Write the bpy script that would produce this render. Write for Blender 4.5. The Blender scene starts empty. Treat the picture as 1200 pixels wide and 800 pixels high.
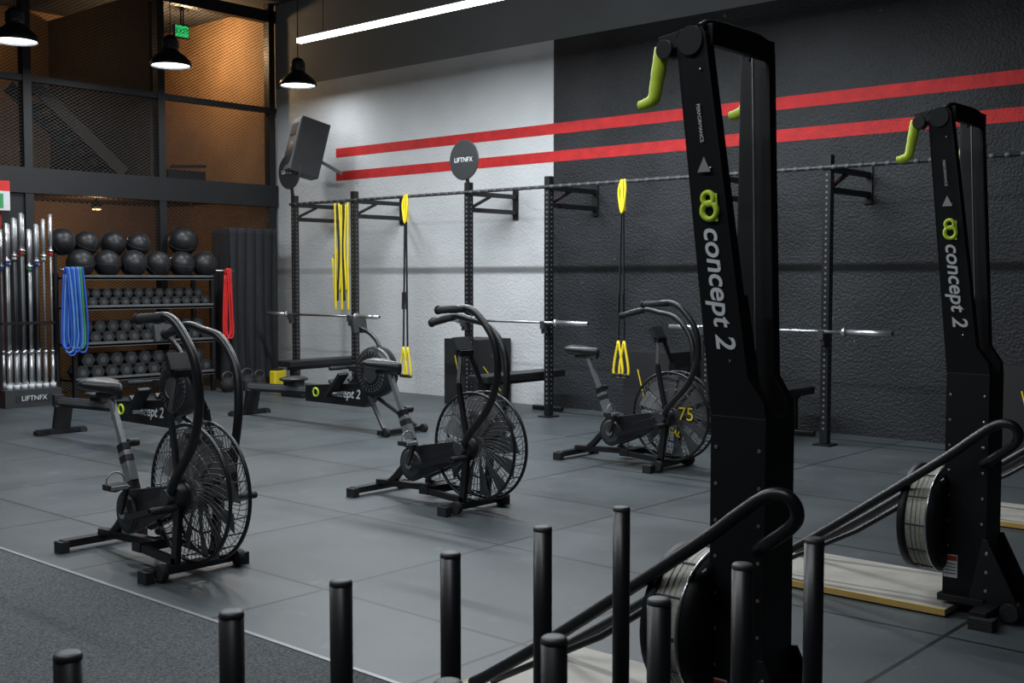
import bpy, math, random
from mathutils import Vector, Matrix, Euler
random.seed(4)
sc = bpy.context.scene
sc.view_settings.view_transform = 'Standard'
sc.view_settings.exposure = 0.0

# ------------------------------------------------------------------ materials
def new_mat(name):
    m = bpy.data.materials.new(name); m.use_nodes = True
    return m, m.node_tree.nodes, m.node_tree.links, m.node_tree.nodes['Principled BSDF']

def mat(name, col, rough=0.5, metal=0.0, var=0.12, nscale=6.0, bump=0.0, bscale=60.0, emit=0.0, spec=0.5):
    m, N, L, b = new_mat(name)
    b.inputs['Roughness'].default_value = rough
    b.inputs['Metallic'].default_value = metal
    b.inputs['Specular IOR Level'].default_value = spec
    tc = N.new('ShaderNodeTexCoord')
    nz = N.new('ShaderNodeTexNoise'); nz.inputs['Scale'].default_value = nscale; nz.inputs['Detail'].default_value = 4
    L.new(tc.outputs['Object'], nz.inputs['Vector'])
    cr = N.new('ShaderNodeValToRGB')
    cr.color_ramp.elements[0].position = .3; cr.color_ramp.elements[1].position = .7
    cr.color_ramp.elements[0].color = [c*(1-var) for c in col]+[1]
    cr.color_ramp.elements[1].color = [min(1, c*(1+var)) for c in col]+[1]
    L.new(nz.outputs['Fac'], cr.inputs['Fac']); L.new(cr.outputs['Color'], b.inputs['Base Color'])
    if bump > 0:
        n2 = N.new('ShaderNodeTexNoise'); n2.inputs['Scale'].default_value = bscale; n2.inputs['Detail'].default_value = 3
        L.new(tc.outputs['Object'], n2.inputs['Vector'])
        bp = N.new('ShaderNodeBump'); bp.inputs['Strength'].default_value = bump; bp.inputs['Distance'].default_value = .02
        L.new(n2.outputs['Fac'], bp.inputs['Height']); L.new(bp.outputs['Normal'], b.inputs['Normal'])
    if emit > 0:
        b.inputs['Emission Color'].default_value = (*col, 1); b.inputs['Emission Strength'].default_value = emit
    return m

M = {}
M['black'] = mat('black_powdercoat', (.009,.009,.011), .36)
M['blackm'] = mat('black_matte_plastic', (.011,.011,.013), .6)
M['ski'] = mat('black_satin_panel', (.0045,.0045,.006), .5, var=.1, spec=.3)
M['rubber'] = mat('black_rubber', (.012,.012,.014), .75, bump=.2, bscale=90)
M['bell'] = mat('dumbbell_rubber', (.020,.021,.023), .5, bump=.1, bscale=90)
M['vinyl'] = mat('black_vinyl', (.012,.012,.014), .42, bump=.1)
M['steel'] = mat('brushed_steel', (.50,.51,.53), .28, 1.0)
M['chrome'] = mat('chrome', (.70,.71,.73), .3, .9)
M['sleeve'] = mat('dull_bar_sleeve', (.42,.43,.44), .42, .7)
M['silver'] = mat('silver_paint', (.26,.27,.28), .4, .3)
M['rail'] = mat('rail_aluminium', (.30,.31,.32), .35, .6)
M['post'] = mat('seat_post_grey', (.24,.25,.26), .4, .5)
M['grey'] = mat('grey_plastic', (.12,.125,.13), .5)
M['tape'] = mat('grip_tape', (.065,.07,.075), .6)
M['dgrey'] = mat('dark_grey_plastic', (.034,.036,.039), .5)
M['sign'] = mat('target_face', (.022,.023,.025), .45)
M['blade'] = mat('fan_blade_metal', (.14,.14,.145), .5, .1)
M['wire'] = mat('fan_cage_wire', (.09,.09,.095), .4, .3)
M['yellow'] = mat('yellow_strap', (.85,.66,.02), .6, var=.05)
M['lime'] = mat('lime_grip', (.62,.80,.06), .5, var=.05)
M['white'] = mat('white_print', (.70,.72,.74), .5, var=.03)
M['red'] = mat('red_band', (.7,.02,.02), .5)
M['blue'] = mat('blue_band', (.02,.09,.48), .5)
M['lblue'] = mat('light_blue_band', (.10,.26,.60), .5)
M['green'] = mat('green_band', (.04,.30,.10), .5)
M['cream'] = mat('perforated_cream', (.29,.28,.23), .55, var=.2, nscale=120)
M['ply'] = mat('platform_top', (.36,.34,.30), .6, var=.15, nscale=5)
M['plyedge'] = mat('platform_edge', (.55,.36,.10), .6)
M['frame'] = mat('dark_steel_frame', (.009,.010,.012), .5)
M['cloth'] = mat('black_cloth', (.012,.012,.015), .75, bump=.3, bscale=30)
M['tan'] = mat('tan_wall', (.32,.195,.10), .8, var=.15, nscale=2, bump=.2, bscale=20)
M['brown'] = mat('brown_wood', (.07,.04,.022), .6)
M['dkbrown'] = mat('dark_brown_board', (.055,.036,.024), .7)  # used on the added light-blocking panel and the step stringers
M['led'] = mat('led_diffuser', (.93,.97,1.0), .5, emit=9, var=0)
M['lamp'] = mat('lamp_diffuser', (.9,.96,1.0), .5, emit=6, var=0)
M['warm'] = mat('warm_diffuser', (1,.75,.4), .5, emit=4, var=0)
M['exitg'] = mat('exit_green', (.05,.75,.2), .5, emit=.8, var=0)
M['ceil'] = mat('ceiling_paint', (.06,.062,.066), .9, bump=.2, bscale=10)
M['wallup'] = mat('upper_wall_grey', (.22,.23,.24), .85, var=.08, nscale=1, bump=.3, bscale=14)
M['stripe'] = mat('red_wall_paint', (.54,.014,.016), .7, var=.18, nscale=8, bump=.35, bscale=45)
M['whitewall'] = mat('white_plaster', (.61,.625,.635), .75, var=.07, nscale=1.5, bump=.5, bscale=45)
M['sidewall'] = mat('side_wall_grey', (.09,.095,.10), .85, bump=.2, bscale=10)
M['orange'] = mat('red_orange_panel', (.4,.025,.01), .6)

def dark_wall():
    m, N, L, b = new_mat('dark_plaster')
    b.inputs['Roughness'].default_value = .62; b.inputs['Specular IOR Level'].default_value = .4
    tc = N.new('ShaderNodeTexCoord')
    n1 = N.new('ShaderNodeTexNoise'); n1.inputs['Scale'].default_value = 1.3; n1.inputs['Detail'].default_value = 5
    n2 = N.new('ShaderNodeTexNoise'); n2.inputs['Scale'].default_value = 20; n2.inputs['Detail'].default_value = 5
    n5 = N.new('ShaderNodeTexNoise'); n5.inputs['Scale'].default_value = 1.1; n5.inputs['Detail'].default_value = 2
    n3 = N.new('ShaderNodeTexNoise'); n3.inputs['Scale'].default_value = 42; n3.inputs['Detail'].default_value = 3
    for n in (n1, n2, n3, n5): L.new(tc.outputs['Object'], n.inputs['Vector'])
    r1 = N.new('ShaderNodeValToRGB'); r1.color_ramp.elements[0].color=(.010,.0115,.014,1); r1.color_ramp.elements[1].color=(.025,.027,.031,1)
    r1.color_ramp.elements[0].position=.35; r1.color_ramp.elements[1].position=.65
    L.new(n1.outputs['Fac'], r1.inputs['Fac'])
    ad = N.new('ShaderNodeMath'); ad.operation='MULTIPLY_ADD'; L.new(n5.outputs['Fac'], ad.inputs[0]); ad.inputs[1].default_value=.35; L.new(n2.outputs['Fac'], ad.inputs[2])
    r2 = N.new('ShaderNodeValToRGB'); r2.color_ramp.elements[0].position=.905; r2.color_ramp.elements[1].position=.93
    r2.color_ramp.elements[0].color=(0,0,0,1); r2.color_ramp.elements[1].color=(1,1,1,1)
    L.new(ad.outputs[0], r2.inputs['Fac'])
    mx = N.new('ShaderNodeMix'); mx.data_type='RGBA'
    L.new(r2.outputs['Color'], mx.inputs['Factor']); L.new(r1.outputs['Color'], mx.inputs[6]); mx.inputs[7].default_value=(.14,.15,.16,1)
    L.new(mx.outputs[2], b.inputs['Base Color'])
    bp = N.new('ShaderNodeBump'); bp.inputs['Strength'].default_value=.7; bp.inputs['Distance'].default_value=.02
    L.new(n3.outputs['Fac'], bp.inputs['Height']); L.new(bp.outputs['Normal'], b.inputs['Normal'])
    return m
M['darkwall'] = dark_wall()

def math_node(N, L, op, a, b=None):
    n = N.new('ShaderNodeMath'); n.operation = op
    for i, x in enumerate((a, b)):
        if x is None: continue
        if isinstance(x, (int, float)): n.inputs[i].default_value = x
        else: L.new(x, n.inputs[i])
    return n.outputs[0]

def floor_mat():
    m, N, L, b = new_mat('rubber_tile_floor')
    tc = N.new('ShaderNodeTexCoord'); sp = N.new('ShaderNodeSeparateXYZ'); L.new(tc.outputs['Object'], sp.inputs[0])
    def seam(o, per, off, w):
        q = math_node(N,L,'DIVIDE', math_node(N,L,'ADD', o, off), per)
        f = math_node(N,L,'FRACT', q)
        return math_node(N,L,'LESS_THAN', f, w/per), math_node(N,L,'FLOOR', q)
    sx, fx = seam(sp.outputs['X'], 1.22, 60.32, .02)
    sy, fy = seam(sp.outputs['Y'], 1.22, 60.05, .02)
    s = math_node(N,L,'MAXIMUM', sx, sy)
    cb = N.new('ShaderNodeCombineXYZ'); L.new(fx, cb.inputs[0]); L.new(fy, cb.inputs[1])
    wn = N.new('ShaderNodeTexWhiteNoise'); L.new(cb.outputs[0], wn.inputs['Vector'])
    n1 = N.new('ShaderNodeTexNoise'); n1.inputs['Scale'].default_value=1.6; n1.inputs['Detail'].default_value=6
    L.new(tc.outputs['Object'], n1.inputs['Vector'])
    v = math_node(N,L,'ADD', math_node(N,L,'MULTIPLY', wn.outputs['Value'], .25), math_node(N,L,'MULTIPLY', n1.outputs['Fac'], .9))
    r = N.new('ShaderNodeValToRGB'); r.color_ramp.elements[0].color=(.042,.051,.056,1); r.color_ramp.elements[1].color=(.080,.094,.101,1)
    r.color_ramp.elements[0].position=.2
    L.new(v, r.inputs['Fac'])
    n4 = N.new('ShaderNodeTexNoise'); n4.inputs['Scale'].default_value=5; n4.inputs['Detail'].default_value=8; n4.inputs['Roughness'].default_value=.7
    L.new(tc.outputs['Object'], n4.inputs['Vector'])
    r4 = N.new('ShaderNodeValToRGB'); r4.color_ramp.elements[0].position=.58; r4.color_ramp.elements[1].position=.78
    r4.color_ramp.elements[0].color=(0,0,0,1); r4.color_ramp.elements[1].color=(.6,.6,.6,1)
    L.new(n4.outputs['Fac'], r4.inputs['Fac'])
    m0 = N.new('ShaderNodeMix'); m0.data_type='RGBA'; L.new(r4.outputs['Color'], m0.inputs['Factor']); L.new(r.outputs['Color'], m0.inputs[6]); m0.inputs[7].default_value=(.16,.18,.19,1)
    mx = N.new('ShaderNodeMix'); mx.data_type='RGBA'; L.new(s, mx.inputs['Factor']); L.new(m0.outputs[2], mx.inputs[6]); mx.inputs[7].default_value=(.010,.012,.013,1)
    L.new(mx.outputs[2], b.inputs['Base Color'])
    rr = math_node(N,L,'ADD', math_node(N,L,'MULTIPLY', n1.outputs['Fac'], .3), .29)
    L.new(rr, b.inputs['Roughness'])
    n3 = N.new('ShaderNodeTexNoise'); n3.inputs['Scale'].default_value=120
    L.new(tc.outputs['Object'], n3.inputs['Vector'])
    bp = N.new('ShaderNodeBump'); bp.inputs['Strength'].default_value=.12; bp.inputs['Distance'].default_value=.01
    L.new(n3.outputs['Fac'], bp.inputs['Height']); L.new(bp.outputs['Normal'], b.inputs['Normal'])
    return m
M['floor'] = floor_mat()
M['turf'] = mat('dark_turf', (.085,.092,.098), .95, var=.6, nscale=90, bump=.8, bscale=160)

def mesh_mat():
    m, N, L, b = new_mat('expanded_wire_mesh')
    b.inputs['Base Color'].default_value=(.02,.02,.022,1); b.inputs['Roughness'].default_value=.5
    tc = N.new('ShaderNodeTexCoord'); sp = N.new('ShaderNodeSeparateXYZ'); L.new(tc.outputs['Object'], sp.inputs[0])
    y = math_node(N,L,'MULTIPLY', sp.outputs['Y'], 14.0); z = math_node(N,L,'MULTIPLY', sp.outputs['Z'], 24.0)
    a = math_node(N,L,'LESS_THAN', math_node(N,L,'FRACT', math_node(N,L,'ADD', math_node(N,L,'ADD', y, z), 500.0)), .16)
    c = math_node(N,L,'LESS_THAN', math_node(N,L,'FRACT', math_node(N,L,'ADD', math_node(N,L,'SUBTRACT', y, z), 500.0)), .16)
    k = math_node(N,L,'MAXIMUM', a, c)
    tr = N.new('ShaderNodeBsdfTransparent'); ms = N.new('ShaderNodeMixShader')
    L.new(k, ms.inputs[0]); L.new(tr.outputs[0], ms.inputs[1]); L.new(b.outputs[0], ms.inputs[2])
    L.new(ms.outputs[0], N['Material Output'].inputs['Surface'])
    return m
M['mesh'] = mesh_mat()

# ------------------------------------------------------------------ mesh builder
def V(*a): return Vector(a)
def catmull(pts, n=6):
    P = [Vector(p) for p in pts]; P = [2*P[0]-P[1]] + P + [2*P[-1]-P[-2]]
    out = []
    for i in range(1, len(P)-2):
        for k in range(n):
            t = k/n
            a, b, c, d = P[i-1], P[i], P[i+1], P[i+2]
            out.append(.5*((2*b)+(c-a)*t+(2*a-5*b+4*c-d)*t*t+(3*b-a-3*c+d)*t**3))
    out.append(P[-2]); return out

class MB:
    def __init__(s): s.v=[]; s.f=[]; s.mi=[]; s.sm=[]; s.mats=[]
    def idx(s, m):
        m = M[m]
        if m not in s.mats: s.mats.append(m)
        return s.mats.index(m)
    def add(s, vs, fs, m, smooth=False):
        o = len(s.v); s.v += [tuple(v) for v in vs]; i = s.idx(m)
        for k, f in enumerate(fs):
            s.f.append([o+x for x in f]); s.mi.append(i)
            s.sm.append(smooth if isinstance(smooth, bool) else smooth[k])
    def box(s, c, d, m, rot=None):
        c = Vector(c); R = Euler(rot).to_matrix() if rot else Matrix.Identity(3)
        vs = [c + R @ Vector((x*d[0]/2, y*d[1]/2, z*d[2]/2)) for x in (-1,1) for y in (-1,1) for z in (-1,1)]
        s.add(vs, [(0,1,3,2),(4,6,7,5),(0,4,5,1),(2,3,7,6),(0,2,6,4),(1,5,7,3)], m)
    def beam(s, p, q, w, h, m, up=(0,0,1)):
        p, q = Vector(p), Vector(q); d = (q-p).normalized(); u = Vector(up)
        if abs(d.dot(u)) > .98: u = Vector((1,0,0))
        a = d.cross(u).normalized(); b = a.cross(d)
        vs = [e + a*(x*w/2) + b*(y*h/2) for e in (p, q) for x in (-1,1) for y in (-1,1)]
        s.add(vs, [(0,1,3,2),(4,6,7,5),(0,4,5,1),(2,3,7,6),(0,2,6,4),(1,5,7,3)], m)
    def tube(s, pts, r, m, seg=10, smooth=0, closed=False, flat=1.0):
        P = catmull(pts, smooth) if smooth else [Vector(p) for p in pts]
        n = len(P); vs = []; prev = None
        for i, p in enumerate(P):
            if closed: t = (P[(i+1) % n]-P[i-1]).normalized()
            else: t = (P[min(i+1, n-1)]-P[max(i-1, 0)]).normalized()
            if prev is None:
                u = Vector((0,0,1)) if abs(t.z) < .9 else Vector((1,0,0))
                a = t.cross(u).normalized()
            else:
                a = (prev - t*prev.dot(t)).normalized()
            prev = a; b = t.cross(a)
            rr = r[i*len(r)//n] if isinstance(r, (list, tuple)) else r
            for k in range(seg):
                an = 2*math.pi*k/seg
                vs.append(p + a*math.cos(an)*rr + b*math.sin(an)*rr*flat)
        fs = []; sm = []
        for i in range(n if closed else n-1):
            j = (i+1) % n
            for k in range(seg):
                l = (k+1) % seg
                fs.append((i*seg+k, i*seg+l, j*seg+l, j*seg+k)); sm.append(True)
        if not closed:
            fs.append(tuple(reversed(range(seg)))); fs.append(tuple((n-1)*seg+k for k in range(seg))); sm += [False, False]
        s.add(vs, fs, m, sm)
    def cyl(s, p, q, r, m, r2=None, seg=18):
        p, q = Vector(p), Vector(q); t = (q-p).normalized()
        u = Vector((0,0,1)) if abs(t.z) < .9 else Vector((1,0,0))
        a = t.cross(u).normalized(); b = t.cross(a); r2 = r if r2 is None else r2
        vs = []
        for e, rr in ((p, r), (q, r2)):
            for k in range(seg):
                an = 2*math.pi*k/seg; vs.append(e + a*math.cos(an)*rr + b*math.sin(an)*rr)
        fs = [(k, (k+1) % seg, seg+(k+1) % seg, seg+k) for k in range(seg)]
        s.add(vs, fs + [tuple(reversed(range(seg))), tuple(range(seg, 2*seg))], m, [True]*seg+[False, False])
    def lathe(s, prof, c, axis, m, seg=32, smooth=True):
        c = Vector(c); t = Vector(axis).normalized()
        u = Vector((0,0,1)) if abs(t.z) < .9 else Vector((1,0,0))
        a = t.cross(u).normalized(); b = t.cross(a); vs = []
        for (r, h) in prof:
            for k in range(seg):
                an = 2*math.pi*k/seg; vs.append(c + t*h + a*math.cos(an)*r + b*math.sin(an)*r)
        fs = []
        for i in range(len(prof)-1):
            for k in range(seg):
                l = (k+1) % seg
                fs.append((i*seg+k, i*seg+l, (i+1)*seg+l, (i+1)*seg+k))
        s.add(vs, fs, m, smooth)
    def ring(s, c, axis, R, r, m, seg=48, ms=6):
        c = Vector(c); t = Vector(axis).normalized()
        u = Vector((0,0,1)) if abs(t.z) < .9 else Vector((1,0,0))
        a = t.cross(u).normalized(); b = t.cross(a)
        s.tube([c + a*math.cos(2*math.pi*k/seg)*R + b*math.sin(2*math.pi*k/seg)*R for k in range(seg)], r, m, seg=ms, closed=True)
    def sph(s, c, r, m, seg=20, rings=12, sc=(1,1,1)):
        c = Vector(c); vs = [c+V(0,0,r*sc[2])]
        for i in range(1, rings):
            th = math.pi*i/rings
            for k in range(seg):
                ph = 2*math.pi*k/seg
                vs.append(c + V(r*sc[0]*math.sin(th)*math.cos(ph), r*sc[1]*math.sin(th)*math.sin(ph), r*sc[2]*math.cos(th)))
        vs.append(c-V(0,0,r*sc[2])); fs = []
        for k in range(seg): fs.append((0, 1+k, 1+(k+1) % seg))
        for i in range(rings-2):
            for k in range(seg):
                l = (k+1) % seg; fs.append((1+i*seg+k, 1+(i+1)*seg+k, 1+(i+1)*seg+l, 1+i*seg+l))
        e = len(vs)-1; o = 1+(rings-2)*seg
        for k in range(seg): fs.append((e, o+(k+1) % seg, o+k))
        s.add(vs, fs, m, True)
    def prism(s, poly, y0, y1, m, f=None):
        n = len(poly); vs = []
        for sd, y in ((0, y0), (1, y1)):
            for (x, z) in poly: vs.append((x, f(x, z, sd) if f else y, z))
        fs = [tuple(range(n)), tuple(reversed(range(n, 2*n)))] + [(i, n+i, n+(i+1) % n, (i+1) % n) for i in range(n)]
        s.add(vs, fs, m)
    def build(s, name, parent=None, loc=(0,0,0), rot=(0,0,0), bevel=0):
        me = bpy.data.meshes.new(name); me.from_pydata(s.v, [], s.f)
        for m in s.mats: me.materials.append(m)
        me.polygons.foreach_set('material_index', s.mi); me.polygons.foreach_set('use_smooth', s.sm)
        me.update()
        import bmesh
        bm = bmesh.new(); bm.from_mesh(me); bmesh.ops.recalc_face_normals(bm, faces=bm.faces); bm.to_mesh(me); bm.free()
        o = bpy.data.objects.new(name, me); sc.collection.objects.link(o)
        o.location = loc; o.rotation_euler = rot
        if parent: o.parent = parent
        if bevel:
            b = o.modifiers.new('bevel', 'BEVEL'); b.width = bevel; b.segments = 2; b.limit_method = 'ANGLE'; b.angle_limit = math.radians(50)
        return o

def empty(name, loc=(0,0,0), rot=(0,0,0)):
    o = bpy.data.objects.new(name, None); sc.collection.objects.link(o); o.location = loc; o.rotation_euler = rot
    o.empty_display_size = .1
    return o

def text(name, body, size, origin, rdir, udir, m, parent=None, shear=0.0, bold=0.0):
    c = bpy.data.curves.new(name, 'FONT'); c.body = body; c.size = size; c.shear = shear; c.offset = bold
    c.extrude = .0008; c.align_x = 'CENTER'; c.align_y = 'CENTER'; c.materials.append(M[m]); c.resolution_u = 4
    o = bpy.data.objects.new(name, c); sc.collection.objects.link(o)
    r = Vector(rdir).normalized(); u = Vector(udir); u = (u - r*u.dot(r)).normalized(); n = r.cross(u)
    mt = Matrix((r, u, n)).transposed().to_4x4(); mt.translation = Vector(origin)
    if parent: o.parent = parent
    o.matrix_local = mt
    return o

# ------------------------------------------------------------------ room
XL, XR, YB, YF, ZC = -13.45, 3.2, 10.1, -3.0, 5.3
b = MB(); b.box(((-17+XR)/2, (YF+YB)/2, -.05), (XR+17, YB-YF+.4, .1), 'floor'); b.build('floor')
b = MB(); b.box((-5.05, -.12, .004), (16.2, 5.72, .008), 'turf')
b.box((-5.05, 2.75, .006), (16.2, .02, .012), 'silver'); b.build('turf_carpet')
b = MB(); b.box(((-17+XR)/2, (YF+YB)/2, ZC+.05), (XR+17, YB-YF+.4, .1), 'ceil'); b.build('ceiling')
b = MB()
b.box(((-8.34+XL)/2, YB+.1, 2.065), (XL*-1-8.34, .2, 4.13), 'whitewall')
b.box(((XL-17)/2, YB+.1, ZC/2), (17+XL, .2, ZC), 'tan')
b.box(((-8.34+XR)/2, YB+.1, 2.065), (XR+8.34, .2, 4.13), 'darkwall')
b.box(((XL+XR)/2, YB+.1, (4.13+ZC)/2), (XR-XL, .2, ZC-4.13), 'wallup')
for z in (3.14, 2.83):
    b.box(((-12.13+XR)/2, YB-.001, z), (XR+12.13, .004, .12), 'stripe')
b.build('wall_back')
b = MB(); b.box((XR+.1, (YF+YB)/2, ZC/2), (.2, YB-YF+.4, ZC), 'sidewall'); b.build('wall_right')
b = MB(); b.box(((-17+XR)/2, YF-.1, ZC/2), (XR+17, .2, ZC), 'sidewall'); b.build('wall_front')
b = MB(); b.box((-16.4, (YF+YB)/2, ZC/2), (.2, YB-YF, ZC), 'tan'); b.build('wall_left')

# mezzanine partition: steel frame with wire mesh infill
posts = [10.0, 8.25, 6.47, 4.7, 2.9, 1.1, -.7, -2.5]
b = MB()
for y in posts: b.box((XL, y, ZC/2), (.12, .10, ZC-.01), 'frame')
b.box((XL, (YF+YB)/2, 5.12), (.12, YB-YF-.04, .16), 'frame')
b.box((XL, (YF+YB)/2, 3.82), (.10, YB-YF-.04, .07), 'frame')
b.box((XL, (YF+YB)/2, 2.62), (.14, YB-YF-.04, .30), 'frame')
b.box((XL, (YF+6.47)/2, 1.25), (.05, 6.47-YF-.04, 2.5), 'blackm')
b.add([(XL+.01, YF+.05, 2.7), (XL+.01, YB-.05, 2.7), (XL+.01, YB-.05, 5.1), (XL+.01, YF+.05, 5.1)], [(0,1,2,3)], 'mesh')
b.add([(XL+.01, 6.5, .05), (XL+.01, YB-.05, .05), (XL+.01, YB-.05, 2.5), (XL+.01, 6.5, 2.5)], [(0,1,2,3)], 'mesh')
b.build('partition_screen')
b = MB(); b.box((-14.92, (YF+YB)/2, 2.66), (2.70, YB-YF-.06, .16), 'brown'); b.build('mezzanine_deck')
b = MB(); b.box((-14.92, 8.22, 3.98), (2.70, .06, 2.4), 'dkbrown'); b.build('added_spill_screen')  # added dark panel, keeps warm lamp spill out of the left mezzanine bays
b = MB()
for i in range(7):
    b.box((-14.3, 7.95-i*.17, 2.95+i*.14), (.6, .2, .03), 'brown')
for x in (-14.0, -14.6): b.beam((x, 8.05, 2.85), (x, 6.8, 3.9), .04, .16, 'dkbrown')
b.build('mezzanine_steps')
b = MB(); b.box((-14.5, 9.2, 2.86), (.4, .6, .24), 'frame'); b.beam((-14.3, 8.95, 3.02),(-14.3,9.5,3.06),.05,.04,'blackm'); b.build('storage_crate')
# exit sign
e = empty('exit_sign', (-13.7, 8.75, 4.76))
b = MB(); b.box((0,0,0), (.05, .22, .17), 'dgrey'); b.box((.002,0,0), (.05,.20,.15), 'exitg'); b.cyl((0,0,.08), (0,0,.53), .01, 'blackm'); b.build('body', e)
text('letters', 'EXIT', .10, (.03,0,0), (0,1,0), (0,0,1), 'dgrey', e)

# ------------------------------------------------------------------ lamps
def light_area(name, loc, sx, sy, power, col=(.90,.96,1), rot=(0,0,0)):
    l = bpy.data.lights.new(name, 'AREA'); l.shape = 'RECTANGLE'; l.size = sx; l.size_y = sy; l.energy = power; l.color = col
    o = bpy.data.objects.new(name, l); sc.collection.objects.link(o); o.location = loc; o.rotation_euler = rot
    return o
def strip(x0, x1, y, z, power):
    e = empty('linear_ceiling_light', ((x0+x1)/2, y, z)); h = (x1-x0)/2
    b = MB(); b.box((0,0,.028), (2*h, .05, .01), 'silver'); b.box((0,0,0), (2*h, .06, .045), 'led')
    for x in (-h+.4, 0, h-.4): b.cyl((x,0,.03), (x,0,ZC-z), .004, 'frame', seg=6)
    b.build('fixture', e)
    a = light_area('glow', (0,0,-.028), 2*h, .06, power); a.parent = e
strip(-9.9, -4.4, 7.75, 3.97, 280)
strip(-9.6, -3.2, 4.3, 4.0, 185)
strip(-8.5, -1.0, 1.0, 4.0, 120)

for y, pw in ((5.68, 32), (7.52, 28), (9.37, 11)):
    e = empty('pendant_lamp', (-12.0, y, 3.93))
    b = MB()
    b.lathe([(.235,0),(.24,.02),(.225,.06),(.17,.12),(.11,.16),(.085,.19)], (0,0,0), (0,0,1), 'black')
    b.lathe([(.222,.0),(.21,.06),(.15,.11),(.0,.14)], (0,0,0), (0,0,1), 'silver')
    b.lathe([(.085,.19),(.09,.2),(.09,.30),(.06,.34),(.03,.36),(0,.36)], (0,0,0), (0,0,1), 'black')
    for k in range(5): b.ring((0,0,.21+k*.02), (0,0,1), .092, .006, 'dgrey', seg=24)
    b.lathe([(0,.018),(.215,.018),(.215,.03),(0,.03)], (0,0,0), (0,0,1), 'lamp')
    b.cyl((0,0,.36), (0,0,ZC-3.93), .006, 'frame', seg=8)
    b.build('shade', e)
    l = bpy.data.lights.new('bulb', 'AREA'); l.shape='DISK'; l.size=.4; l.energy=pw; l.color=(.9,.96,1)
    o = bpy.data.objects.new('bulb', l); sc.collection.objects.link(o); o.location=(0,0,-.005); o.parent=e

def wall_lamp(loc, power, top):
    e = empty('warm_downlight', loc)
    b = MB(); b.cyl((0,0,0),(0,0,.1),.07,'blackm'); b.cyl((0,0,-.004),(0,0,0),.06,'warm'); b.cyl((0,0,.1),(0,0,top-loc[2]),.01,'blackm'); b.build('housing', e)
    l = bpy.data.lights.new('bulb', 'POINT'); l.energy = power; l.color = (1,.66,.34); l.shadow_soft_size=.08
    o = bpy.data.objects.new('bulb', l); sc.collection.objects.link(o); o.location=(0,0,-.12); o.parent=e
wall_lamp((-14.5, 9.3, 4.95), 75, ZC)
wall_lamp((-15.6, 6.8, 4.9), 10, ZC)
wall_lamp((-15.0, 8.2, 2.42), 16, 2.57)

# ------------------------------------------------------------------ rig
ux = [-12.0, -10.83, -8.9, -7.74, -5.8, -4.6, -2.7]
YR = 9.3
b = MB()
for x in ux:
    b.box((x, YR, 1.27), (.07, .07, 2.50), 'black')
    b.box((x, YR, .008), (.16, .16, .014), 'black')
    for k in range(46):
        z = .15+k*.05
        b.box((x, YR-.0355, z), (.018, .002, .018), 'grey')
        b.box((x+.0355, YR, z), (.002, .018, .018), 'grey')
    for z in (2.40, 2.22):
        b.box((x, (YR+YB)/2, z), (.05, YB-YR-.02, .05), 'black')
    b.box((x, YB-.012, 2.31), (.08, .015, .34), 'black')
    b.beam((x, YR+.05, 2.25), (x, YR+.35, 2.38), .03, .03, 'black')
    b.box((x, YR-.06, .93), (.05, .07, .10), 'dgrey'); b.box((x, YR-.11, .97), (.05, .015, .08), 'dgrey')
b.cyl((ux[0]-.05, YR-.04, 2.41), (1.5, YR-.04, 2.41), .018, 'dgrey', seg=12)
for x0, x1 in zip(ux[:-1], ux[1:]):
    for k in range(int((x1-x0)/.12)):
        b.cyl((x0+.05+k*.12, YR-.04, 2.41), (x0+.10+k*.12, YR-.04, 2.41), .0195, 'tape', seg=10)
b.build('pullup_rig')

def barbell(x0, x1):
    e = empty('barbell', ((x0+x1)/2, YR-.08, .998)); h = (x1-x0)/2
    b = MB(); b.cyl((-h,0,0),(h,0,0),.014,'steel')
    for s in (-1,1):
        b.cyl((s*(h-.42),0,0),(s*h,0,0),.025,'chrome'); b.cyl((s*(h-.44),0,0),(s*(h-.41),0,0),.04,'chrome')
    b.build('bar', e)
barbell(-12.5, -10.3); barbell(-9.4, -7.15); barbell(-6.17, -3.97)

for x, y, z in ((-8.95, YR, 2.77), (-12.08, YR, 2.83)):
    b = MB(); b.cyl((x,y-.03,z),(x,y-.01,z),.215,'sign',seg=36); b.ring((x,y-.02,z),(0,1,0),.215,.008,'dgrey')
    b.beam((x+.04,y,2.5),(x,y,z-.05),.04,.02,'black'); o = b.build('wall_ball_target')
    text('logo', 'LIFTNFX', .075, (x,y-.034,z), (1,0,0), (0,0,1), 'white', o)

def suspension(x, zb, off=0):
    y = YR-.05
    b = MB()
    b.beam((x,y,2.43),(x,y,2.12),.05,.03,'yellow')
    b.tube([(x-.02,y,2.43),(x-.04,y-.02,2.3),(x,y-.02,2.10),(x+.04,y-.02,2.3),(x+.02,y,2.43)],.012,'yellow',smooth=5)
    for s in (-1,1):
        b.beam((x+s*.012,y-.01,2.12),(x+s*.035,y-.02,zb+.3),.024,.008,'blackm')
        b.beam((x+s*.025,y-.03,1.3),(x+s*.03,y-.03,1.1),.03,.012,'blackm')
        b.tube([(x+s*.035,y-.02,zb+.34),(x+s*.035-.05,y-.02,zb+.1),(x+s*.035-.045,y-.02,zb),(x+s*.035+.045,y-.02,zb),(x+s*.035+.05,y-.02,zb+.1),(x+s*.035,y-.02,zb+.34)],.013,'yellow',smooth=5)
        b.cyl((x+s*.035-.055,y-.02,zb),(x+s*.035+.055,y-.02,zb),.02,'blackm')
    b.build('suspension_trainer')
suspension(-9.86,.32); suspension(-6.75,.50)
b = MB()
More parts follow.
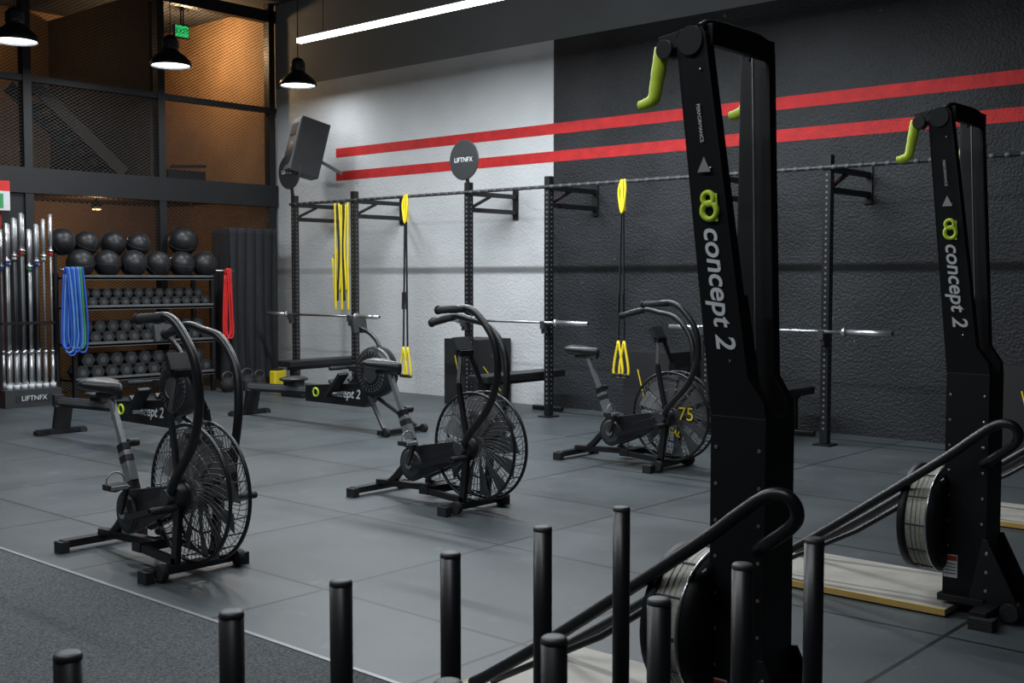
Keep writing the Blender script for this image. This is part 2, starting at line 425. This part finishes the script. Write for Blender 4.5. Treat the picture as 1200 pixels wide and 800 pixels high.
for k in range(7):
    x = -11.13+k*.04; zt = 2.34-.02*(k%2); zb = 1.08+.12*(k%3); w=.03
    b.tube([(x-w,YR-.04,zt-.05),(x,YR-.06,zt+.03),(x+w,YR-.08,zt-.05),(x+w+.03*math.sin(k),YR-.08,(zt+zb)/2),(x+w,YR-.08,zb+.05),(x,YR-.06,zb),(x-w,YR-.04,zb+.05),(x-w-.03,YR-.05,(zt+zb)/2)],.012,'yellow' if k%3!=1 else 'blackm',smooth=5,closed=False)
b.build('yellow_resistance_bands')

def bench(x):
    b = MB()
    b.box((0,0,.415),(.28,1.28,.075),'vinyl'); b.box((0,0,.36),(.06,1.15,.05),'black')
    for y in (-.5,.5):
        b.box((0,y,.19),(.06,.06,.32),'black'); b.box((0,y,.025),(.42,.06,.05),'black')
    b.build('flat_bench', loc=(x,9.28,0), bevel=.012)
bench(-11.4); bench(-8.15); bench(-5.15)

def plyo(x, y, z=.76):
    b = MB(); b.box((0,0,z/2),(.55,.55,z),'blackm')
    for s in (-1,1): b.box((s*.2755,0,z*.75),(.002,.14,.04),'dgrey')
    b.beam((-.1,-.2765,z*.75),(-.02,-.2765,z*.35),.002,.012,'yellow',up=(1,0,0)); b.beam((.2765,-.2,z*.6),(.2765,.1,z*.2),.002,.012,'yellow')
    b.build('plyo_box', loc=(x,y,0), bevel=.008)
plyo(-9.23, 9.79); plyo(-6.65, 9.79, .72); plyo(-2.9, 9.7, .76)

# loudspeaker
e = empty('loudspeaker', (-12.0, 9.5, 3.14), (math.radians(-14), 0, math.radians(-22)))
b = MB()
poly=[(-.22,-.20),(.22,-.20),(.15,.2),(-.15,.2)]
vs=[(x,y,z) for z in (-.36,.36) for (x,y) in poly]
b.add(vs,[(3,2,1,0),(4,5,6,7),(0,1,5,4),(1,2,6,5),(2,3,7,6),(3,0,4,7)],'dgrey')
b.box((0,-.205,0),(.40,.015,.68),'grey'); b.lathe([(0,-.01),(.15,-.01),(.16,0)],(0,-.215,-.12),(0,1,0),'dgrey'); b.box((0,-.216,.2),(.26,.01,.16),'dgrey')
b.build('cabinet', e, bevel=.02)
b = MB(); b.beam((0,.18,-.1),(.12,.50,-.2),.04,.04,'dgrey'); b.build('bracket', e)

# ------------------------------------------------------------------ left storage
b = MB()
for y in (6.72, 8.62):
    for x in (-13.3, -12.87): b.box((x,y,.76),(.05,.05,1.52),'black')
for z in (1.46, 1.10, .66, .24):
    b.box((-13.08,7.67,z),(.48,1.9,.025),'black'); b.box((-12.85,7.67,z+.01),(.02,1.9,.06),'grey')
b.build('dumbbell_rack')
b = MB()
for z, r, n in ((1.113,.066,13),(.673,.082,11),(.253,.09,10)):
    for up in (0,1):
        for k in range(n-up):
            y = 6.83+(k+.5*up)*(1.70/(n-1)); zz = z+r*.95+up*r*1.55; xo=-12.95-up*.05
            for xs in (-.11,.02):
                b.cyl((xo+xs-.05,y,zz),(xo+xs+.05,y,zz),r,'bell',seg=6)
            b.cyl((xo-.15,y,zz),(xo+.06,y,zz),.016,'steel',seg=8)
            b.cyl((xo+.07,y,zz),(xo+.073,y,zz),r*.42,'tape',seg=12)
b.build('dumbbells', bevel=.004)
balls = [(-12.95,y,1.475,.165) for y in (6.86,7.20,7.55,7.89,8.23,8.56)] + [(-13.12,7.03,1.73,.15),(-13.12,7.38,1.73,.155),(-13.12,7.72,1.73,.15),(-13.12,6.72,1.73,.16),(-13.15,8.38,1.75,.19)]
for (x,y,z,r) in balls:
    b = MB(); b.sph((0,0,0), r, 'vinyl', 28, 18); b.ring((0,0,0),(0,.3,1),r,.003,'dgrey'); b.ring((0,0,0),(.2,1,0),r,.003,'dgrey')
    o = b.build('medicine_ball', loc=(x,y,z+r)); 
    o.rotation_euler=(random.random()*2,random.random()*2,random.random())
# barbell holder
b = MB(); b.box((-13.0,6.16,.10),(.5,.66,.20),'dgrey'); b.box((-12.745,6.16,.1),(.004,.42,.07),'sign')
for i in range(2):
    for j in range(7):
        x=-13.12+i*.24; y=5.90+j*.086+(.04 if i else 0); zz=2.2-.06*((i*2+j*3)%4)
        sl=['sleeve','chrome','sleeve'][(i+j)%3]
        b.cyl((x,y,.2),(x,y,.62),.022,sl); b.cyl((x,y,.60),(x,y,.63),.032,'steel'); b.cyl((x,y,.62),(x,y,zz-.42),.013,['dgrey','rail','grey'][(i+2*j)%3]); b.cyl((x,y,zz-.44),(x,y,zz-.41),.032,'steel'); b.cyl((x,y,zz-.42),(x,y,zz),.022,sl)
        b.cyl((x,y,.2),(x,y,.25),.034,'white')
        b.cyl((x,y,zz-.47),(x,y,zz-.44),.025,['green','blue','white','red'][(i+j)%4])
b.box((-12.86,6.5,.95),(.03,.03,1.6),'black'); b.box((-12.86,5.84,.95),(.03,.03,1.6),'black'); b.box((-12.86,6.17,.95),(.03,.66,.03),'black')
o = b.build('vertical_barbell_holder')
text('label','LIFTNFX',.08,(-12.74,6.16,.1),(0,1,0),(0,0,1),'white',o)

def bands(name, yc, x, zt, zb, cols, w=.05, sp=.05):
    b = MB()
    for k, c in enumerate(cols):
        y = yc + (k-(len(cols)-1)/2)*sp; zz = zb + .14*random.random()
        b.tube([(x,y-w*.3,zt-.04),(x+.02,y,zt+.02),(x+.03,y+w*.3,zt-.04),(x+.03+.02*math.sin(k*2),y+w,(zt+zb)/2),(x+.03,y+w*1.1,zz+.08),(x+.02,y,zz),(x,y-w*1.1,zz+.08),(x,y-w,(zt+zb)/2),(x,y-w*.3,zt-.05)],.012,c,smooth=5,seg=8)
    b.cyl((x-.05,yc-.14,zt),(x-.05,yc+.14,zt),.012,'steel')
    b.build(name)
bands('blue_resistance_bands', 6.66, -12.76, 1.56, .52, ['blue','lblue','blue','lblue','blue','lblue','green','blue'], .045, .028)
bands('red_resistance_bands', 8.76, -12.73, 1.56, .62, ['red','red','red'], .035, .025)

# cloth covered rack
def cloth():
    x0,x1,y0,y1 = -13.30,-12.90,8.93,9.68
    per=[]
    def seg(p,q,n):
        for k in range(n):
            t=k/n; per.append((p[0]+(q[0]-p[0])*t,p[1]+(q[1]-p[1])*t))
    seg((x1,y0),(x1,y1),72); seg((x1,y1),(x0,y1),24); seg((x0,y1),(x0,y0),72); seg((x0,y0),(x1,y0),24)
    cx,cy=(x0+x1)/2,(y0+y1)/2; n=len(per); vs=[]; rows=30
    zs=[.10+ (2.14-.10)*i/(rows-1) for i in range(rows)]
    for i,z in enumerate(zs):
        h=1-i/(rows-1)
        for k,(x,y) in enumerate(per):
            u=k/72.0
            # pinned at several points on the top edge, folds open and drift towards the hem
            ph=u*2*math.pi*5.3+.9*math.sin(z*1.3)
            fold=abs(math.sin(ph*.5))-.5
            a=(.008+.040*h**.6)*fold*1.3+(.028*h)*math.sin(u*2*math.pi*1.7+z*1.1)+.010*math.sin(u*33+z*2)*h
            nx = 1 if k<72 else (0 if k<96 else (-1 if k<168 else 0)); ny = 0 if k<72 else (1 if k<96 else (0 if k<168 else -1))
            zz=z
            if i<2: zz=z+.035*math.sin(u*9)
            if i>=rows-2: zz=z-.03*abs(math.sin(u*2*math.pi*1.5))
            vs.append((x+nx*a,y+ny*a,zz))
    for k,(x,y) in enumerate(per): vs.append((cx+(x-cx)*.9,cy+(y-cy)*.95,2.13))
    fs=[]
    for i in range(rows):
        for k in range(n): fs.append((i*n+k,i*n+(k+1)%n,(i+1)*n+(k+1)%n,(i+1)*n+k))
    fs.append(tuple(rows*n+k for k in range(n)))
    b=MB(); b.add(vs,fs,'cloth',True)
    for yy in (y0+.1,y1-.1):
        for xx in (x0+.1,x1-.1): b.box((xx,yy,.3),(.05,.05,.6),'black')
    b.build('cloth_covered_rack')
cloth()
b=MB(); b.box((-12.66,9.5,.11),(.12,.2,.22),'yellow'); b.box((-12.66,9.5,.235),(.08,.14,.03),'blackm'); b.build('yellow_tool_case', bevel=.02)
for (x,y,r) in ((-12.55,8.62,.10),(-12.55,8.92,.11),(-12.6,9.15,.095)):
    b=MB(); b.sph((0,0,r*.92),r,'rubber'); b.tube([(0,-r*.6,r*1.5),(0,-r*.75,r*2.1),(0,-r*.3,r*2.5),(0,r*.3,r*2.5),(0,r*.75,r*2.1),(0,r*.6,r*1.5)],.017,'dgrey',smooth=5); b.cyl((0,0,0),(0,0,.02),r*.6,'rubber')
    b.build('kettlebell', loc=(x,y,0))
b=MB(); b.box((-13.36,5.85,1.2),(.06,.5,2.3),'orange'); b.box((-13.32,5.5,1.2),(.06,.06,2.4),'brown'); b.build('red_wall_panel')
b=MB(); b.box((-13.25,6.02,2.52),(.12,.24,.12),'red'); b.box((-13.25,6.02,2.35),(.12,.24,.22),'white'); b.box((-13.185,6.02,2.35),(.006,.08,.16),'green'); b.build('first_aid_cabinet')

# ------------------------------------------------------------------ air bikes
FC = V(.05,0,.41); FR=.335
def arm(b, side, ang):
    piv = V(.05,0,.45); ca,sa = math.cos(ang), math.sin(ang)
    pts=[(.03,.17,.36),(.12,.18,.50),(.30,.20,.68),(.40,.225,.88),(.385,.235,1.08),(.28,.24,1.22),(.18,.24,1.275),(.06,.24,1.27),(-.06,.24,1.262)]
    out=[]
    for (x,y,z) in pts:
        dx,dz=x-piv.x,z-piv.z
        out.append((piv.x+dx*ca-dz*sa, side*y, piv.z+dx*sa+dz*ca))
    if ang>.1:
        c=out[5]; out[6]=(c[0]-.12,c[1],c[2]+.02); out[7]=(c[0]-.24,c[1],c[2]-.0); out[8]=(c[0]-.34,c[1],c[2]-.03)
    b.tube(out,.022,'black',seg=12,smooth=6)
    g=[Vector(out[-3]),Vector(out[-1])]; d=(g[1]-g[0])
    b.cyl(g[0]+d*.1,g[1]+d*.05,.024,'rubber'); b.cyl(g[1]+d*.05,g[1]+d*.10,.028,'rubber')
    b.cyl((piv.x,side*.11,piv.z-.04),(piv.x,side*.2,piv.z-.04),.038,'dgrey')
    b.beam((out[0][0],side*.15,out[0][2]),(-.40,side*.13,.26+.02*side),.02,.03,'black')
def air_bike(x,y):
    root = empty('air_bike',(x,y,0))
    b=MB()
    b.box((0,0,.045),(.06,.54,.04),'black'); b.box((-.9,0,.045),(.06,.46,.04),'black')
    for xx,h in ((0,.27),(-.9,.23)):
        for s in (-1,1):
            b.box((xx,s*h,.03),(.075,.05,.06),'rubber')
    for s in (-1,1):
        b.cyl((.05,s*.20,.05),(.05,s*.235,.05),.04,'rubber')
    b.tube([(-.9,0,.07),(-.80,0,.075),(-.72,0,.13),(-.62,0,.22),(-.5,0,.25)],.028,'black',smooth=5)
    b.beam((-.9,0,.075),(-.3,0,.10),.05,.04,'black')
    for s in (-1,1):
        b.beam((-.36,s*.11,.10),(.02,s*.11,.075),.03,.04,'black')
        b.beam((0,s*.11,.06),(.05,s*.11,.45),.03,.045,'black')
        b.beam((-.45,s*.06,.27),(.05,s*.115,.40),.03,.05,'black')
        b.beam((.05,s*.11,.42),(-.04,s*.10,.80),.022,.035,'black')
        b.beam((-.04,s*.10,.80),(-.08,s*.04,.98),.022,.03,'black')
        b.cyl((.05,s*.09,.41),(.05,s*.16,.41),.055,'dgrey')
        b.cyl((.09,s*.16,.36),(.09,s*.30,.36),.018,'rubber'); b.cyl((.09,s*.16,.36),(.09,s*.30,.36),.010,'steel')
    b.box((-.33,0,.10),(.08,.26,.05),'black')
    b.box((-.08,0,.985),(.04,.12,.04),'black')
    b.beam((-.50,0,.22),(-.665,0,.58),.045,.06,'black'); b.beam((-.655,0,.56),(-.78,0,.82),.028,.034,'post')
    b.beam((-.575,-.0,.39),(-.645,0,.54),.047,.063,'post'); b.beam((-.62,-.0,.485),(-.635,0,.52),.050,.066,'blackm')
    b.cyl((-.665,.03,.58),(-.665,.09,.58),.022,'blackm')
    b.box((-.80,0,.825),(.22,.035,.025),'dgrey')
    pl=[]
    for k in range(13):
        a=math.pi/2+math.pi*k/12; pl.append((-.48+.115*math.cos(a),.25+.115*math.sin(a)))
    for k in range(7):
        a=-math.pi/2+math.pi*k/6; pl.append((-.02+.06*math.cos(a),.385+.06*math.sin(a)))
    b.prism(pl,-.085,-.045,'black'); b.prism(pl,.045,.085,'black')
    b.lathe([(0,0),(.085,0),(.09,.01),(.1,.012)],(-.48,-.10,.25),(0,1,0),'dgrey')
    b.cyl((-.48,-.12,.25),(-.48,.12,.25),.03,'steel')
    b.beam((-.48,-.125,.25),(-.41,-.125,.405),.02,.03,'dgrey'); b.beam((-.48,.125,.25),(-.55,.125,.095),.02,.03,'dgrey')
    for s,px,pz in ((-1,-.41,.405),(1,-.55,.095)):
        b.box((px,s*.19,pz),(.10,.09,.022),'silver'); b.box((px,s*.19,pz),(.075,.10,.03),'blackm')
        b.cyl((px,s*.13,pz),(px,s*.15,pz),.012,'steel')
    for s in (-1,1): b.ring((-.41 if s<0 else -.55,s*.19,.43 if s<0 else .12),(1,0,0),.05,.005,'silver',seg=16)
    b.box((-.11,0,1.04),(.035,.14,.09),'blackm',rot=(0,-.45,0)); b.box((-.13,0,1.05),(.004,.11,.06),'grey',rot=(0,-.45,0))
    b.build('frame',root,bevel=.004)
    b=MB()
    pr=[(-.13,.085,.0),(-.12,.115,.012),(-.06,.115,.012),(0,.08,.006),(.06,.045,.0),(.12,.028,-.004),(.145,.012,-.012)]
    vs=[];n=12
    for (sx,w,dz) in pr:
        for k in range(n):
            a=2*math.pi*k/n; vs.append((-.82+sx, w*math.cos(a), .87+dz+.035*math.sin(a)))
    fs=[(i*n+k,i*n+(k+1)%n,(i+1)*n+(k+1)%n,(i+1)*n+k) for i in range(len(pr)-1) for k in range(n)]
    fs+= [tuple(range(n)),tuple((len(pr)-1)*n+k for k in range(n))]
    b.add(vs,fs,'vinyl',True); b.build('saddle',root)
    b=MB(); arm(b,-1,0.0); arm(b,1,math.radians(40)); b.build('moving_arms',root)
    # fan
    b=MB()
    b.ring(FC+V(0,-.055,0),(0,1,0),FR,.010,'black',seg=64,ms=8); b.ring(FC+V(0,.055,0),(0,1,0),FR,.010,'black',seg=64,ms=8)
    for s in (-1,1):
        for k in (1,3,5,7):
            R=.06+k*.034; b.ring(FC+V(0,s*(.085-.03*(R/FR)**3),0),(0,1,0),R,.0022,'wire',seg=48,ms=4)
        for k in range(56):
            a=2*math.pi*k/56; pts=[]
            for j in range(7):
                R=.05+(FR-.05)*j/6; aa=a+s*.55*(j/6)
                pts.append(FC+V(R*math.cos(aa),s*(.087-.03*(R/FR)**3),R*math.sin(aa)))
            b.tube(pts,.0023,'wire',seg=4)
        b.lathe([(0,.0),(.055,.0),(.065,-.015*1)],FC+V(0,s*.10,0),(0,s,0),'black',seg=24)
    for k in range(24):
        a=2*math.pi*k/24; p=FC+V(FR*math.cos(a),0,FR*math.sin(a)); b.beam(p+V(0,-.055,0),p+V(0,.055,0),.006,.006,'wire')
    b.build('fan_cage',root)
    b=MB()
    for k in range(12):
        a=2*math.pi*k/12+.1; d=V(math.cos(a),0,math.sin(a)); t=V(-math.sin(a),0,math.cos(a))
        b.add([FC+d*.06+t*.008+V(0,-.025,0),FC+d*.31+t*.07+V(0,-.02,0),FC+d*.31-t*.055+V(0,.02,0),FC+d*.06-t*.014+V(0,.025,0)],[(0,1,2,3)],'blade')
    b.cyl(FC+V(0,-.04,0),FC+V(0,.04,0),.06,'blade'); b.ring(FC,(0,1,0),.2,.006,'blade')
    b.build('fan_blades',root)
    return root
r1=air_bike(-4.91,3.17); air_bike(-4.95,5.22); r3=air_bike(-4.93,7.36)
text('fan_print','75',.14,(.22,-.10,.44),(1,0,0),(0,0,1),'yellow',r3)
text('fan_print_small','CAL',.06,(.12,-.10,.30),(1,0,-.4),(.4,0,1),'yellow',r3)

# ------------------------------------------------------------------ rowing machines
def rower(x,y):
    root=empty('rowing_machine',(x,y,0))
    b=MB()
    b.beam((.02,0,.30),(1.45,0,.34),.05,.055,'rail'); b.beam((.0,0,.27),(1.5,0,.31),.075,.03,'blackm')
    b.beam((.02,0,.335),(1.40,0,.375),.03,.012,'steel')
    b.box((.0,0,.31),(.05,.10,.11),'blackm')
    b.beam((.10,0,.27),(.04,0,.05),.16,.05,'black',up=(1,0,0)); b.box((.03,0,.03),(.07,.46,.045),'black'); 
    for s in (-1,1): b.box((.03,s*.21,.02),(.09,.07,.04),'rubber')
    b.prism([(1.05,.22),(1.95,.22),(2.1,.34),(2.1,.45),(1.9,.45),(1.05,.38)],-.05,.05,'black')
    for s in (-1,1):
        b.box((1.62,s*.12,.42),(.03,.12,.32),'blackm',rot=(0,.75,0)); b.box((1.60,s*.12,.45),(.05,.13,.03),'dgrey',rot=(0,.75,0))
    b.cyl((1.65,-.19,.34),(1.65,.19,.34),.016,'steel')
    for s in (-1,1): b.beam((2.0,s*.03,.34),(2.40,s*.20,.06),.035,.035,'dgrey')
    b.box((2.42,0,.035),(.07,.56,.045),'black')
    for s in (-1,1): b.cyl((2.47,s*.22,.04),(2.47,s*.26,.04),.04,'rubber')
    b.beam((1.70,0,.58),(2.05,0,.60),.06,.05,'blackm'); b.cyl((1.68,-.24,.59),(1.68,.24,.59),.016,'rubber')
    b.cyl((1.68,-.25,.59),(1.68,-.10,.59),.019,'rubber'); b.cyl((1.68,.10,.59),(1.68,.25,.59),.019,'rubber')
    b.tube([(2.15,0,.58),(2.12,0,.80),(2.0,0,.92),(1.84,0,.98)],.02,'black',smooth=5)
    b.box((1.82,0,1.0),(.045,.17,.14),'dgrey',rot=(0,-.2,0)); b.box((1.796,0,1.005),(.004,.11,.07),'grey',rot=(0,-.2,0))
    b.build('frame',root,bevel=.006)
    b=MB(); b.sph((.80,0,.425),.1,'vinyl',sc=(1.35,1.6,.32)); b.box((.80,0,.385),(.2,.12,.05),'blackm')
    b.build('seat',root)
    b=MB(); c=V(2.08,0,.57)
    b.lathe([(0,-.085),(.06,-.09),(.10,-.085)],c,(0,1,0),'dgrey',seg=40); 
    b.lathe([(.10,-.085),(.19,-.08)],c,(0,1,0),'grey',seg=40); b.lathe([(.19,-.08),(.235,-.06),(.245,0),(.235,.06),(.19,.08)],c,(0,1,0),'black',seg=40)
    b.lathe([(.19,.08),(.10,.085)],c,(0,1,0),'grey',seg=40); b.lathe([(.10,.085),(0,.09)],c,(0,1,0),'dgrey',seg=40)
    for k in range(28):
        a=2*math.pi*k/28; d=V(math.cos(a),0,math.sin(a))
        b.beam(c+d*.11+V(0,-.09,0),c+d*.19+V(0,-.086,0),.006,.010,'black',up=(0,1,0))
    for R in (.12,.145,.17): b.ring(c+V(0,-.088,0),(0,1,0),R,.004,'black',ms=4)
    b.ring(c+V(0,-.085,0),(0,1,0),.105,.01,'black')
    b.build('flywheel_housing',root)
    text('logo','concept 2',.125,(1.64,-.0515,.335),(1,0,.0),(0,0,1),'white',root,.2,.001)
    b=MB(); b.ring((1.22,-.052,.32),(0,1,0),.04,.010,'lime',seg=20); b.build('logo_ring',root)
rower(-10.38,5.25); rower(-10.33,7.35)

# ------------------------------------------------------------------ ski machines
def ski(x,y):
    root=empty('ski_machine',(x,y,0))
    b=MB()
    def yn(z): # leg centre offset
        t=max(0,min(1,(z-1.05)/1.1)); return .065+.118*t
    for s in (-1,1):
        prof=[(-.12,1.04),(-.178,2.15),(-.17,2.17),(-.09,2.17),(-.078,2.15),(.01,1.16),(.06,1.09),(.065,1.04)]
        b.prism(prof,0,0,'ski',f=lambda X,Z,sd,s=s:s*(yn(Z)+(.02 if sd else -.02)))
        b.cyl((-.13,s*(yn(2.14)-.022),2.135),(-.13,s*(yn(2.14)+.022),2.135),.043,'ski')
    b.prism([(-.12,.06),(.065,.06),(.065,1.045),(-.12,1.045)],-.086,.086,'ski')
    for s in (-1,1):
        for k in range(8):
            for xx in (-.10,.045): b.cyl((xx,s*.086,.95-k*.11),(xx,s*.089,.95-k*.11),.006,'steel',seg=8)
        for k in range(4): 
            z=2.05-k*.28; b.cyl((-.10+.018*k,s*(yn(z)+.019),z),(-.10+.018*k,s*(yn(z)+.023),z),.004,'steel',seg=8)
    b.tube([(-.10,-.195,2.165),(-.10,-.14,2.185),(-.10,0,2.188),(-.10,.14,2.185),(-.10,.195,2.165)],.016,'ski',smooth=4)
    b.box((-.08,0,2.15),(.025,.36,.06),'ski')
    for s,hx in ((-1,-.235),(1,-.145)):
        b.beam((-.14,s*.18,2.15),(hx-.0,s*.185,2.135),.04,.045,'black')
        b.cyl((hx+.02,s*.16,2.12),(hx+.02,s*.21,2.12),.028,'black')
        pts=[(hx,s*.185,2.13),(hx-.008,s*.185,2.09),(hx-.02,s*.185,2.03),(hx-.03,s*.185,1.985),(hx-.055,s*.185,1.972),(hx-.08,s*.185,1.968)]
        b.tube(pts,[.023,.022,.020,.019,.018,.016],'lime',smooth=5,seg=12)
        b.tube([(-.11,s*.12,2.13),(-.09,s*.10,1.8),(-.05,s*.05,1.3),(-.03,s*.03,1.1)],.004,'grey',seg=6)
    b.beam((-.02,0,1.04),(-.08,0,1.4),.04,.04,'black')
    b.build('mast',root,bevel=.005)
    # flywheel facing the user
    b=MB(); c=V(-.20,0,.39)
    b.lathe([(0,.10),(.20,.10),(.225,.085),(.232,.055)],c,(1,0,0),'ski',seg=44)
    b.lathe([(.232,.055),(.228,-.035)],c,(1,0,0),'cream',seg=44)
    b.lathe([(.228,-.035),(.235,-.04),(.235,-.07),(.19,-.085),(.1,-.09),(0,-.095)],c,(1,0,0),'ski',seg=44)
    for xx in (-.01,.01,.03): b.ring(c+V(xx,0,0),(1,0,0),.2305,.0015,'grey',seg=44,ms=4)
    for k in range(12):
        a=2*math.pi*k/12; d=V(0,math.cos(a),math.sin(a)); b.beam(c+d*.233+V(.055,0,0),c+d*.231+V(-.035,0,0),.004,.006,'dgrey',up=tuple(d))
    b.ring(c+V(.058,0,0),(1,0,0),.232,.006,'steel'); b.box((-.11,0,.39),(.05,.12,.3),'ski')
    b.build('flywheel_housing',root)
    # floor stand
    b=MB()
    b.box((-.56,.10,.022),(1.0,.60,.028),'ply'); b.box((-.56,-.2035,.022),(1.0,.007,.03),'plyedge'); b.box((-1.063,.10,.022),(.007,.60,.03),'plyedge')
    b.box((-.03,0,.065),(.20,.24,.03),'black'); b.box((.10,.06,.05),(.07,.66,.04),'black')
    for s in (-1,1):
        b.prism([(-.0,.06),(.20,.06),(.20,.09),(.075,.34),(.055,.34)],s*.10-.006,s*.10+.006,'black')
        b.box((.12,.06+s*.33,.025),(.10,.06,.05),'rubber'); b.cyl((.18,s*.11,.05),(.18,s*.14,.05),.04,'rubber')
        for zz in (.12,.2,.28): b.cyl((.075,s*.107,zz),(.075,s*.111,zz),.008,'steel',seg=8)
    b.tube([(-1.0,-.20,.05),(-.90,-.20,.11),(-.60,-.20,.31),(-.1,-.20,.67),(.04,-.20,.78),(.13,-.20,.845),(.19,-.20,.855),(.22,-.19,.82),(.20,-.17,.77),(.11,-.15,.70),(.05,-.10,.66)],.020,'black',smooth=5,seg=12)
    b.tube([(-1.0,.26,.05),(-.90,.26,.11),(-.60,.26,.31),(-.15,.24,.63),(-.02,.10,.70)],.020,'black',smooth=5,seg=12)
    b.tube([(-.98,-.12,.04),(-.5,-.12,.30),(-.1,-.12,.58)],.012,'black',seg=10)
    b.build('floor_stand',root,bevel=.003)
    # labels
    def fx(z):
        l=-.12-.058*(z-1.05)/1.1; rr=.02-.098*(z-1.16)/.99; return (l+rr)/2
    def yface(z): return -(yn(z)+.0215)
    r=V(.076,.107,-1).normalized()
    def T(nm,body,size,z,m,sh=0,bo=0):
        text(nm,body,size,(fx(z),yface(z),z),r,(1,0,.08),m,root,sh,bo)
    T('logo','concept 2',.090,1.425,'white',.2,.0014)
    T('small_print','PERFORMANCE',.016,1.90,'white')
    b=MB(); z0=1.648; c0=V(fx(z0),yface(z0)-.001,z0)
    b.ring(c0,(0,1,.1),.024,.009,'lime',seg=24); b.ring(c0+V(-.003,-.004,.036),(0,1,.1),.018,.008,'lime',seg=20); b.beam(c0+V(.022,.003,-.03),c0+V(.022,-.004,.05),.004,.010,'lime',up=(1,0,0))
    cz=1.78; xx=fx(cz)
    b.add([(xx-.022,yface(cz+.02)-.001,cz-.02),(xx+.022,yface(cz+.02)-.001,cz-.02),(xx-.003,yface(cz-.025)-.003,cz+.025)],[(0,1,2)],'silver')
    b.box((-.085,-.0875,.20),(.06,.002,.10),'white'); b.box((-.085,-.089,.235),(.056,.002,.022),'orange')
    for k in range(4): b.box((-.085,-.089,.21-k*.014),(.05,.002,.004),'grey')
    b.build('decals',root)
ski(-1.715,3.05); ski(-1.785,5.08); ski(-1.785,7.10)

# ------------------------------------------------------------------ push sleds (posts in the foreground)
def sled(y0,y1,xc):
    yc=(y0+y1)/2; root=empty('push_sled',(xc,yc,.008)); h=(y1-y0)/2; b=MB()
    for s in (-1,1):
        b.box((0,s*h,.045),(.95,.07,.06),'black')
        b.beam((-.47,s*h,.045),(-.58,s*h,.11),.07,.05,'black'); b.beam((.47,s*h,.045),(.58,s*h,.11),.07,.05,'black')
    for x in (-.29,0,.28): b.box((x,0,.09),(.08,2*h,.04),'black')
    for x in (-.29,.29):
        for s in (-1,1):
            b.cyl((x,s*h,.07),(x,s*h,.800),.024,'black',seg=28)
            b.lathe([(.024,.800),(.0245,.803),(.0235,.809),(.020,.812),(.012,.813),(0,.813)],(x,s*h,0),(0,0,1),'dgrey',seg=28)
    b.build('sled_frame',root)
sled(.935,1.262,-1.545); sled(1.548,1.875,-1.565); sled(2.23,2.57,-1.585)

# ------------------------------------------------------------------ world + camera
w = bpy.data.worlds.new('world'); sc.world = w; w.use_nodes = True
w.node_tree.nodes['Background'].inputs[0].default_value = (.05,.055,.06,1)
cam = bpy.data.cameras.new('camera'); co = bpy.data.objects.new('camera', cam); sc.collection.objects.link(co)
co.location = (0,0,1.45); co.rotation_euler = (math.radians(90-3.095), 0, math.radians(41.6))
cam.sensor_width = 36; cam.lens = 40.5; cam.clip_start=.05
cam.dof.use_dof = True; cam.dof.focus_distance = 6.0; cam.dof.aperture_fstop = 11.0
sc.camera = co
